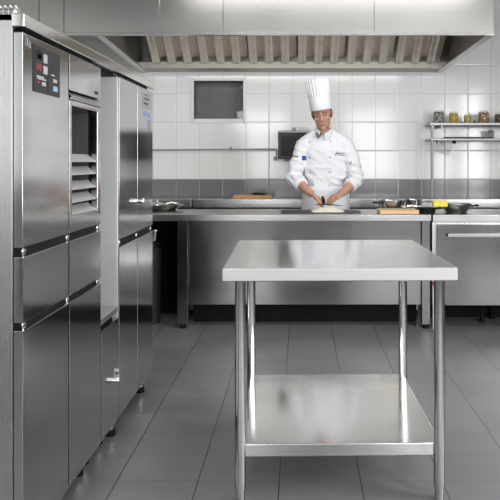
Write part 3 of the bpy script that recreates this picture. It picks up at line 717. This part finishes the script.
# pedal bin under the counter at left
bn = thing('pedal_bin', 'dark grey waste bin standing under the left of the prep counter', 'bin', (PX(147, 5.6), 5.6, 0))
bm = bmx(); bx_ = PX(147, 5.6); lathe(bm, [(.105, 0), (.108, .01), (.122, .60), (.126, .615)], (bx_, 5.6, 0), 36); obj('bucket', bm, 'bin', bn)
bm = bmx(); lathe(bm, [(.128, .612), (.130, .630), (.118, .66), (.07, .69), (.02, .70)], (bx_, 5.6, 0), 36); ld = obj('lid', bm, 'black_gloss', bn)
bm = bmx(); tube(bm, [(bx_ + .07, 5.53, .68), (bx_ + .085, 5.51, .755)], [.03, .022], 18); ellipsoid(bm, (bx_ + .085, 5.51, .755), (.024, .024, .018), None, 18, 10); obj('knob', bm, 'chrome', ld)
bm = bmx(); box(bm, bx_ - .04, bx_ + .04, 5.46, 5.51, .015, .03, bev=.004); obj('pedal', bm, 'black', bn)

# ------------------------------------------------------------------ the chef
def remesh(bm, voxel, smooth_it=4, fac=.5):
    me = bpy.data.meshes.new('t'); bm.to_mesh(me); bm.free()
    o = bpy.data.objects.new('t', me); COL.objects.link(o)
    md = o.modifiers.new('r', 'REMESH'); md.mode = 'VOXEL'; md.voxel_size = voxel
    if smooth_it:
        sm = o.modifiers.new('s', 'SMOOTH'); sm.iterations = smooth_it; sm.factor = fac
    dg = bpy.context.evaluated_depsgraph_get(); dg.update()
    me2 = bpy.data.meshes.new_from_object(o.evaluated_get(dg))
    out = bmesh.new(); out.from_mesh(me2)
    bpy.data.objects.remove(o); bpy.data.meshes.remove(me); bpy.data.meshes.remove(me2)
    return out

def sections(bm, rows, n=48, p=2.3, cap=True):
    """upright stack of super-elliptic sections (cx, cy, z, rx, ry)"""
    rings = []
    for cx, cy, z, rx, ry in rows:
        ring = []
        for k in range(n):
            a = 2 * PI * k / n; c, s = math.cos(a), math.sin(a)
            ring.append(bm.verts.new((cx + rx * math.copysign(abs(c) ** (2 / p), c), cy + ry * math.copysign(abs(s) ** (2 / p), s), z)))
        rings.append(ring)
    skin(bm, rings, cap)

CY = 6.15
ch = thing('person', 'man in white double breasted jacket and tall white hat cutting at the counter', 'person', (.225, CY, 0))
HC = Vector((.193, 6.045, 1.716))
HR = (Matrix.Rotation(math.radians(-6.5), 3, 'Y') @ Matrix.Rotation(math.radians(-6), 3, 'Z') @ Matrix.Rotation(math.radians(13), 3, 'X'))
# head axes: x to the viewer's right, -y the way the face looks, z up
def H(x, y, z): return HC + HR @ Vector((x, y, z))
SC = 1.10
def h(x, y, z): return H(x * SC, y * SC, z * SC)
def he(bm, c, r): ellipsoid(bm, h(*c), tuple(a * SC for a in r), HR, 24, 16)
body = bmx()
he(body, (0, .012, .030), (.076, .094, .090)); he(body, (0, -.010, -.020), (.064, .078, .075)); he(body, (0, -.028, -.066), (.050, .050, .045))
he(body, (0, -.022, -.045), (.0600, .058, .056)); he(body, (0, -.066, -.100), (.021, .018, .018))                                     # chin
for s in (-1, 1):
    he(body, (s * .040, -.052, -.022), (.023, .024, .020)); he(body, (s * .038, -.022, -.074), (.020, .036, .026))   # cheekbones, jaw
    he(body, (s * .078, .014, .004), (.009, .018, .026)); he(body, (s * .081, .020, .014), (.005, .013, .015))      # ears
    capsule(body, h(s * .010, -.082, .026), h(s * .046, -.070, .022), .0105 * SC, .010 * SC)                         # brow ridge
capsule(body, h(0, -.080, .020), h(0, -.104, -.026), .008 * SC, .0125 * SC)       # nose
for s in (-1, 1): he(body, (s * .011, -.096, -.031), (.009, .010, .007))
capsule(body, h(-.018, -.079, -.056), h(.018, -.079, -.056), .0075 * SC, .0075 * SC)
capsule(body, h(-.014, -.078, -.067), h(.014, -.078, -.067), .008 * SC, .008 * SC)
tube(body, [h(0, .01, -.05), (.200, 6.085, 1.58), (.208, 6.12, 1.52), (.215, CY, 1.44)], [.056, .058, .062, .08], 24)
sections(body, [(.215, CY, 1.47, .14, .08), (.216, CY, 1.44, .18, .10), (.22, CY, 1.33, .175, .115), (.225, CY, 1.15, .155, .11), (.225, CY, 1.02, .16, .115), (.225, CY, .90, .17, .12), (.225, CY, .84, .16, .11)])
for s in (-1, 1):
    x = .225 + s * .09
    capsule(body, (x, CY, .90), (x + s * .01, CY + .01, .50), .085, .058); capsule(body, (x + s * .01, CY + .01, .50), (x + s * .02, CY + .03, .10), .056, .040)
    capsule(body, (x + s * .02, CY + .03, .05), (x + s * .04, CY - .13, .035), .040, .030)
LS, LE, LW = Vector((.045, CY - .01, 1.455)), Vector((-.055, 6.06, 1.165)), Vector((.082, 5.868, 1.040))
RS, RE, RW = Vector((.392, CY - .01, 1.455)), Vector((.500, 6.06, 1.150)), Vector((.358, 5.868, 1.036))
for a, e, w in ((LS, LE, LW), (RS, RE, RW)):
    capsule(body, a, e, .052, .043); tube(body, [e, e.lerp(w, .3), e.lerp(w, .75), w], [.042, .043, .037, .031], 18); ellipsoid(body, e, (.040,) * 3)

def hand(bm, wrist, kn_dir, across, down, curls, thumb_pts, scale=1.12):
    """palm from the wrist, four bent fingers of unequal length, thumb from the side of the palm near its base"""
    k = kn_dir.normalized(); ac = (across - k * across.dot(k)).normalized(); dn = down.normalized()
    palm = .088 * scale
    offs = (-.030, -.010, .010, .029); lens = (.070, .080, .075, .058)
    for i, o in enumerate(offs):
        base = wrist + k * .012 + ac * o * .55; kn = wrist + k * palm * (1 - .03 * abs(i - 1.2)) + ac * o * scale
        tube(bm, [base, kn], [.015, .0125], 12); ellipsoid(bm, kn, (.0122,) * 3); ellipsoid(bm, base, (.015,) * 3)
        c0, c1, c2 = curls; L = lens[i] * scale; d = k.copy(); p = kn; r = .0105 if i < 3 else .0094
        axis_rot = 0
        for seg, (frac, cu) in enumerate(((.45, c0), (.31, c1), (.24, c2))):
            axis_rot += cu; a = math.radians(axis_rot)
            d = (k * math.cos(a) + dn * math.sin(a)).normalized(); q = p + d * L * frac + ac * o * .06
            capsule(bm, p, q, r, r * .93, 12); p = q; r *= .93
    tp = [wrist + k * a + ac * b_ + dn * c for a, b_, c in thumb_pts]
    capsule(bm, tp[0], tp[1], .0155, .0125, 12); capsule(bm, tp[1], tp[2], .0118, .0108, 12); capsule(bm, tp[2], tp[3], .0108, .0092, 12)
DN = Vector((.0, -.25, -1))
tube(body, [LW - (LW - LE).normalized() * .01, LW + Vector((.018, -.010, -.012))], [.031, .030], 14)
tube(body, [RW - (RW - RE).normalized() * .01, RW + Vector((-.018, -.010, -.010))], [.031, .030], 14)
# viewer's left hand holds the knife handle; the other steadies the food, fingers tucked
hand(body, LW, Vector((.062, -.045, -.040)), Vector((-.45, -.8, .15)), Vector((.25, -.1, -1)), (34, 48, 38), ((.025, -.026, .012), (.055, -.030, .030), (.082, -.018, .044), (.100, -.004, .052)))
hand(body, RW, Vector((-.072, -.042, -.024)), Vector((.45, -.8, .1)), Vector((-.25, -.1, -1)), (38, 55, 42), ((.025, .026, .012), (.055, .030, .028), (.080, .018, .040), (.098, .004, .048)))
bb = remesh(body, .0038, 5, .5)
obj('body', bb, 'skin', ch, angle=180)
# face details
bm = bmx()
for s in (-1, 1): ellipsoid(bm, h(s * .031, -.0735, .003), (.0125 * SC, .008 * SC, .0042 * SC), HR, 16, 10)
ey = obj('eyes', bm, 'eye_w', ch)
bm = bmx()
for s in (-1, 1): ellipsoid(bm, h(s * .031 - .001, -.0800, .0028), (.0062 * SC, .003 * SC, .0044 * SC), HR, 14, 8)
obj('irises', bm, 'iris', ey)
bm = bmx()
for s in (-1, 1): tube(bm, [h(s * .016, -.0790, .0045), h(s * .030, -.0835, .0095), h(s * .045, -.0755, .0050)], [.003, .0045, .003], 8)
obj('eyelids', bm, 'skin', ch)
bm = bmx()
for s in (-1, 1): tube(bm, [h(s * .012, -.0915, .026), h(s * .028, -.0875, .0325), h(s * .047, -.077, .026)], [.0045, .005, .003], 8)
obj('eyebrows', bm, 'brow', ch)
bm = bmx(); tube(bm, [h(-.024, -.0785, -.0635), h(-.010, -.0862, -.060), h(0, -.0866, -.0615), h(.010, -.0862, -.060), h(.024, -.0785, -.0635)], [.0015, .003, .0032, .003, .0015], 8)
obj('lips', bm, 'lip', ch)
# short hair round the back and sides under the hat
bm = bmx(); rings = []
for zz, k in ((.062, 1.0), (.035, 1.025), (.008, 1.02), (-.022, 1.0), (-.045, .93)):
    ring = []
    for i in range(33):
        a = math.radians(-14 + 208 * i / 32); ring.append(bm.verts.new(h(.0785 * k * math.cos(a), .012 + .096 * k * math.sin(a), zz + (.012 if abs(math.cos(a)) > .85 and zz < 0 else 0))))
    rings.append(ring)
skin(bm, rings, False, False); SHEET[0] = .004; obj('hair', bm, 'hair', ch)
# toque: plain band, tall pleated crown leaning a little
bm = bmx(); n = 144; rings = []
TO = Vector((0, .004, .040)); TR = Matrix.Rotation(math.radians(-9), 3, 'X') @ Matrix.Rotation(math.radians(-1.5), 3, 'Y')
def hat_ring(hh, rx, ry, pleat, lean=0):
    ring = []
    for k in range(n):
        a = 2 * PI * k / n; t = (k % 6) / 6; q = 1 + pleat * (t - .5) * 2
        p = TR @ Vector((rx * q * math.cos(a) + lean, ry * q * math.sin(a), hh)) + TO
        ring.append(bm.verts.new(H(p.x * SC, p.y * SC, p.z * SC)))
    return ring
rows = [(-.004, .0865, .1035, 0, 0), (.0, .0885, .1055, 0, 0), (.045, .0890, .1055, 0, 0), (.098, .0880, .1040, 0, 0), (.103, .0870, .1020, .006, 0), (.112, .0885, .1035, .035, -.001), (.17, .093, .107, .05, -.002), (.226, .095, .110, .055, -.003), (.238, .094, .109, .055, -.003), (.240, .078, .090, .03, -.003), (.234, .03, .034, 0, -.003)]
skin(bm, [hat_ring(*r) for r in rows], False); bm.faces.ensure_lookup_table()
obj('hat', bm, 'hat', ch, angle=50)

# jacket: torso and sleeves grown into one cloth surface
jk = bmx()
sections(jk, [(.200, 6.105, 1.560, .068, .062), (.203, 6.115, 1.535, .080, .074), (.208, 6.135, 1.515, .115, .088), (.214, CY - .005, 1.490, .165, .104), (.218, CY, 1.455, .198, .120), (.220, CY, 1.40, .206, .132), (.222, CY, 1.30, .203, .140), (.226, CY, 1.18, .196, .140), (.228, CY, 1.06, .192, .140), (.228, CY, .95, .198, .143), (.228, CY, .84, .206, .147)], 64, 2.2)
capsule(jk, (.290, 6.115, 1.540), (.395, CY, 1.468), .050, .064, 20); capsule(jk, (.125, 6.115, 1.540), (.045, CY, 1.468), .048, .062, 20)
cuffs = []
for sd, sh, el, wr in ((-1, LS, LE, LW), (1, RS, RE, RW)):
    end = el.lerp(wr, .47)
    top = Vector((sh.x - sd * .03, CY, 1.462)); 
    tube(jk, [top, sh + Vector((sd * .012, 0, -.015)), sh.lerp(el, .33) + Vector((sd * .012, 0, 0)), sh.lerp(el, .7) + Vector((sd * .008, 0, 0)), el + Vector((sd * .004, .012, -.006)), el.lerp(wr, .26) + Vector((0, 0, -.004)), end], [.072, .078, .073, .069, .068, .067, .058], 28)
    ellipsoid(jk, sh + Vector((-sd * .005, 0, -.008)), (.078, .085, .062)); ellipsoid(jk, el + Vector((sd * .002, .008, -.006)), (.067,) * 3)
    cuffs.append((el, wr, end))
jk = remesh(jk, .006, 5, .5)
for _ in range(1):
    jk.normal_update(); 
    for v in jk.verts:
        p = v.co.copy()
        dl_ = min((p - LE).length, (p - RE).length)
        arm = p.x < .02 or p.x > .42
        q = Vector((p.x * 7, p.y * 6, p.z * 13 + p.x * 5))
        f1 = noise.noise(q) ; f2 = noise.noise(q * 2.3 + Vector((3, 7, 1)))
        ridge = (1 - abs(f1)) ** 3
        k = .0050 + (.010 * max(0, 1 - dl_ / .20)) + (.004 if arm else 0) + (.005 * max(0, 1 - abs(p.z - 1.12) / .14) if not arm else 0)
        if p.z > 1.42: k *= .3
        v.co += v.normal * (k * (ridge * 1.6 - .9) + k * .4 * f2)
jb = BVHTree.FromBMesh(jk)
def on(px, py, lift=.001, y_guess=6.0):
    """point on the jacket front under a direction from the standing viewpoint"""
    o = Vector((0, 0, CZ)); d = Vector(((px - 300) / F, 1, -(py - 161) / F)).normalized()
    loc, nr, idx, dist = jb.ray_cast(o, d)
    if loc is None: return Vector((PX(px, 6), 6.0, PZ(py, 6))), Vector((0, -1, 0))
    if nr.dot(d) > 0: nr = -nr
    return loc + nr * lift, nr
spots = {}
for k in ((309.5, 142), (310.2, 157.5), (310.6, 172.5), (311.2, 185.8), (330.3, 141.2), (329.7, 157), (329.5, 172.3), (329.2, 185.6)): spots[k] = on(*k)
def patch(pts_uv, lift=.0016): return [on(a, b, lift)[0] for a, b in pts_uv]
decor = {
 'flag': [[on(301.8 + 4.6 * i / 6, 155.8 + 4.6 * j / 5, .0022)[0] for i in range(7)] for j in range(6)],
 'chest': [patch(s) for s in ([(334.5, 155), (337.5, 151.8), (338, 154.6)], [(336, 153.8), (340, 153)], [(338.8, 154.6), (340, 152.8), (340.6, 154.3)], [(341.2, 154.2), (341.6, 152.8), (342.4, 154.0)], [(343, 153.9), (343.8, 152.6), (344.4, 153.8)], [(334.8, 156.0), (344.2, 155.2)])],
 'armL': [patch(s) for s in ([(292.6, 157.5), (293.4, 154.6), (294.2, 157)], [(294.8, 156.9), (295.6, 155.4), (296, 157.2)], [(296.6, 157.2), (297.4, 155.6), (298, 157.4)])],
 'armR': [patch(s) for s in ([(349.6, 161.3), (350.2, 163.4), (351.6, 161.6)], [(349.8, 163.8), (351.4, 163.0)])],
 'placket': [on(331.5 - .6 * t / 14, 140 + 66 * t / 14, .0012)[0] for t in range(15)],
 'flapR': [on(331.8 - 10.5 * t / 8, 128.5 + 11.0 * t / 8, .0012)[0] for t in range(9)],
 'pocket': [on(296 + 3 * t / 6, 0 + 150, .0012)[0] for t in range(2)],
}
jacket = obj('jacket', jk, 'cloth', ch, angle=180)
# sleeve cuffs turned back at the forearm
for el, wr, end in cuffs:
    d = (wr - el).normalized(); bm = bmx(); L_ = (end - el).length
    a0 = end - d * .035; tube(bm, [a0, a0 + d * .004, end + d * .010, end + d * .014, end + d * .010, end - d * .01], [.061, .064, .062, .060, .055, .050], 32, False)
    for v in bm.verts: v.co += Vector((noise.noise(v.co * 18), noise.noise(v.co * 18 + Vector((4, 0, 0))), noise.noise(v.co * 18 + Vector((0, 8, 0))))) * .006
    obj('cuff', bm, 'cloth', jacket, angle=180)
for (p, nr) in spots.values():
    bm = bmx(); q = nr.to_track_quat('Z', 'Y').to_matrix(); lathe(bm, [(.0065, -.001), (.0068, .002), (.0045, .0042), (.001, .0046)], p, 16, True, True, q); obj('button', bm, 'button', jacket)
bm = bmx(); vs = [[bm.verts.new(p) for p in row] for row in decor['flag']]
for j in range(5):
    for i in range(6): bm.faces.new((vs[j][i], vs[j][i + 1], vs[j + 1][i + 1], vs[j + 1][i]))
SHEET[0] = .001; bg = obj('badge', bm, 'blue', jacket); bg['label'] = 'blue rectangular badge'
bm = bmx()
for k in range(8):
    p, nr = on(304.1 + 1.2 * math.cos(k * PI / 4), 158.1 + 1.2 * math.sin(k * PI / 4), .0030) if False else (decor['flag'][2][3] + Vector((.010 * math.cos(k * PI / 4), -.0014, .010 * math.sin(k * PI / 4))), None)
    ellipsoid(bm, p, (.0011, .0011, .0011), None, 8, 6)
obj('badge_stars', bm, 'yellow_thread', bg)
for key, nm in (('chest', 'chest_embroidery'), ('armL', 'sleeve_embroidery'), ('armR', 'sleeve_emblem')):
    bm = bmx()
    for s in decor[key]: tube(bm, s, (.0034 if key != 'chest' else .0024), 6)
    obj(nm, bm, 'ink', jacket)
bm = bmx(); tube(bm, decor['placket'], .0022, 8); obj('placket_edge', bm, 'cloth', jacket)
# stand collar, open at the front, and the grey cloth inside it
bm = bmx(); rings = []
for zz, rx, ry, cy in ((1.535, .090, .084, 6.118), (1.562, .082, .080, 6.102), (1.602, .080, .076, 6.094), (1.604, .076, .072, 6.094), (1.562, .075, .071, 6.102)):
    ring = []
    for i in range(49):
        a = math.radians(-88 + 330 * i / 48); dz = -.050 * max(0, -math.sin(a)) ** 3
        ring.append(bm.verts.new((.210 + rx * math.cos(a), cy + ry * math.sin(a), zz + dz)))
    rings.append(ring)
skin(bm, rings, False, False); SHEET[0] = .003; obj('collar', bm, 'cloth', jacket)
bm = bmx()
a, b_, c_ = Vector((.148, 6.045, 1.556)), Vector((.188, 6.032, 1.548)), Vector((.158, 6.018, 1.512))
tube(bm, [a, a.lerp(c_, .5) + Vector((.0, -.004, 0)), c_], [.010, .012, .006], 12); tube(bm, [b_, b_.lerp(c_, .5), c_], [.010, .008, .006], 12)
obj('neck_cloth', bm, 'scarf', ch)
# apron and trousers
bm = bmx(); rings = []
for zz, rx, ry in ((1.09, .208, .153), (1.05, .210, .154), (.90, .214, .156), (.70, .216, .156), (.50, .218, .156)):
    ring = []
    for i in range(41):
        t = i / 40; a = math.radians(185 + 170 * t); fold = .006 * math.sin(t * 26) * min(1, (1.09 - zz) * 3)
        ring.append(bm.verts.new((.228 + (rx + fold) * math.cos(a), CY + (ry + fold) * math.sin(a), zz)))
    rings.append(ring)
skin(bm, rings, False, False); SHEET[0] = .003; obj('apron', bm, 'cloth', ch, angle=180)
tr = bmx(); sections(tr, [(.225, CY, 1.0, .175, .125), (.225, CY, .92, .185, .132), (.225, CY, .82, .182, .128)])
for s in (-1, 1):
    x = .225 + s * .092; tube(tr, [(x, CY, .90), (x + s * .01, CY + .01, .50), (x + s * .02, CY + .03, .07)], [.096, .078, .070], 24)
tr = remesh(tr, .012, 3); obj('trousers', tr, 'trouser', ch, angle=180)
for s in (-1, 1):
    bm = bmx(); x = .225 + s * .115; ellipsoid(bm, (x + s * .015, CY - .05, .045), (.052, .135, .045)); 
    for v in bm.verts: v.co.z = max(v.co.z, 0.0)
    obj('shoe', bm, 'black', ch)

# knife, food and black board under the chef's hands
bm = bmx(); box(bm, PX(281, 5.58), PX(360.5, 5.58), 5.50, 5.78, ct, ct + .007, bev=.002)
tag(obj('cutting_mat', bm, 'slate'), 'black cutting mat on the counter under the chef\'s hands', 'cutting board')
bm = bmx(); nx, ny = 48, 24; g = []
xa, xb2 = PX(311.5, 5.62), PX(344, 5.62)
tops, bots = [], []
for j in range(ny + 1):
    rt, rb = [], []
    for i in range(nx + 1):
        u, v = i / nx * 2 - 1, j / ny * 2 - 1; r = math.sqrt(u * u + v * v); a = math.atan2(v, u)
        sq = max(abs(math.cos(a)), abs(math.sin(a))); u2, v2 = u * (.90 + .1 * sq), v * (.9 + .1 * sq)
        x = (xa + xb2) / 2 + u2 * (xb2 - xa) / 2; y = 5.635 + v2 * .138 + .01 * math.sin(x * 40)
        e = max(0, 1 - max(abs(u), abs(v)) ** 4)
        z = ct + .0075 + e * (.014 + .018 * max(0, 1 - (u * u * 1.6 + (v - .2) ** 2)) + .008 * noise.noise(Vector((x * 30, y * 30, 0))))
        rt.append(bm.verts.new((x, y, z))); rb.append(bm.verts.new((x, y, ct + .007)))
    tops.append(rt); bots.append(rb)
for j in range(ny):
    for i in range(nx):
        bm.faces.new((tops[j][i], tops[j][i + 1], tops[j + 1][i + 1], tops[j + 1][i])); bm.faces.new((bots[j][i], bots[j + 1][i], bots[j + 1][i + 1], bots[j][i + 1]))
bmesh.ops.remove_doubles(bm, verts=bm.verts[:], dist=.0003)
tag(obj('dough', bm, 'dough'), 'flat pale piece of dough on the black cutting mat before the chef', 'food')
kf = thing('kitchen_knife', 'black knife held in the chef\'s hands above the pale dough', 'knife', (.19, 5.79, .955))
bm = bmx(); tube(bm, [(.190, 5.845, 1.005), (.196, 5.815, .985), (.200, 5.790, .964), (.202, 5.775, .950)], [.010, .013, .013, .011], 14); obj('handle', bm, 'black', kf)
bm = bmx(); prism(bm, [(PX(313, 5.77), .944), (PX(320, 5.77), .950), (.205, .957), (PX(337, 5.77), .944), (PX(345, 5.77), .934), (PX(338, 5.77), .935), (.205, .941), (PX(318, 5.77), .940)], 'Y', 5.768, 5.775); obj('blade', bm, 'slate', kf, smooth=False)

# ------------------------------------------------------------------ light, camera, world
def area(name, loc, size, power, rot=(0, 0, 0), col=(1, .985, .96)):
    l = bpy.data.lights.new(name, 'AREA'); l.shape = 'RECTANGLE'; l.size, l.size_y = size; l.energy = power; l.color = col
    o = bpy.data.objects.new(name, l); o.location = loc; o.rotation_euler = rot; COL.objects.link(o); return o
area('ceiling_lamp', (.3, -.6, 3.0), (2.8, .5), 36)
area('ceiling_lamp', (.3, 3.9, 3.0), (2.8, .4), 30)
area('hood_fill', (-.05, 5.47, 2.45), (2.8, .12), 9, (math.radians(62), 0, 0))  # added fill light hidden behind the hood front, brightens the tiled wall
for x in (-.95, 1.75): area('front_fill', (x, -2.47, 1.70), (1.2, 1.7), 62, (PI / 2, 0, 0), (.97, .985, 1))  # added fill panels in the unseen front wall, standing in for windows
for y in (-.7, 1.95): area('side_fill', (3.17, y, 1.70), (1.7, 1.3), 108, (0, PI / 2, 0), (.97, .985, 1))  # added fill panels along the unseen right wall, no window there
w = bpy.data.worlds.new('room_light'); w.use_nodes = True; S.world = w
w.node_tree.nodes['Background'].inputs[0].default_value = (.95, .97, 1, 1); w.node_tree.nodes['Background'].inputs[1].default_value = .3

cam = bpy.data.cameras.new('camera'); co = bpy.data.objects.new('camera', cam); COL.objects.link(co)
co.location = (0, 0, CZ); co.rotation_euler = (PI / 2, 0, 0)
cam.sensor_width = 36; cam.lens = F / 500 * 36; cam.shift_x = -.1; cam.shift_y = -.178; cam.clip_start = .05
S.camera = co
vs_ = S.view_settings; vs_.view_transform = 'Standard'; vs_.look = 'None'; vs_.gamma = 1.0; vs_.exposure = 0.2; vs_.use_curve_mapping = False
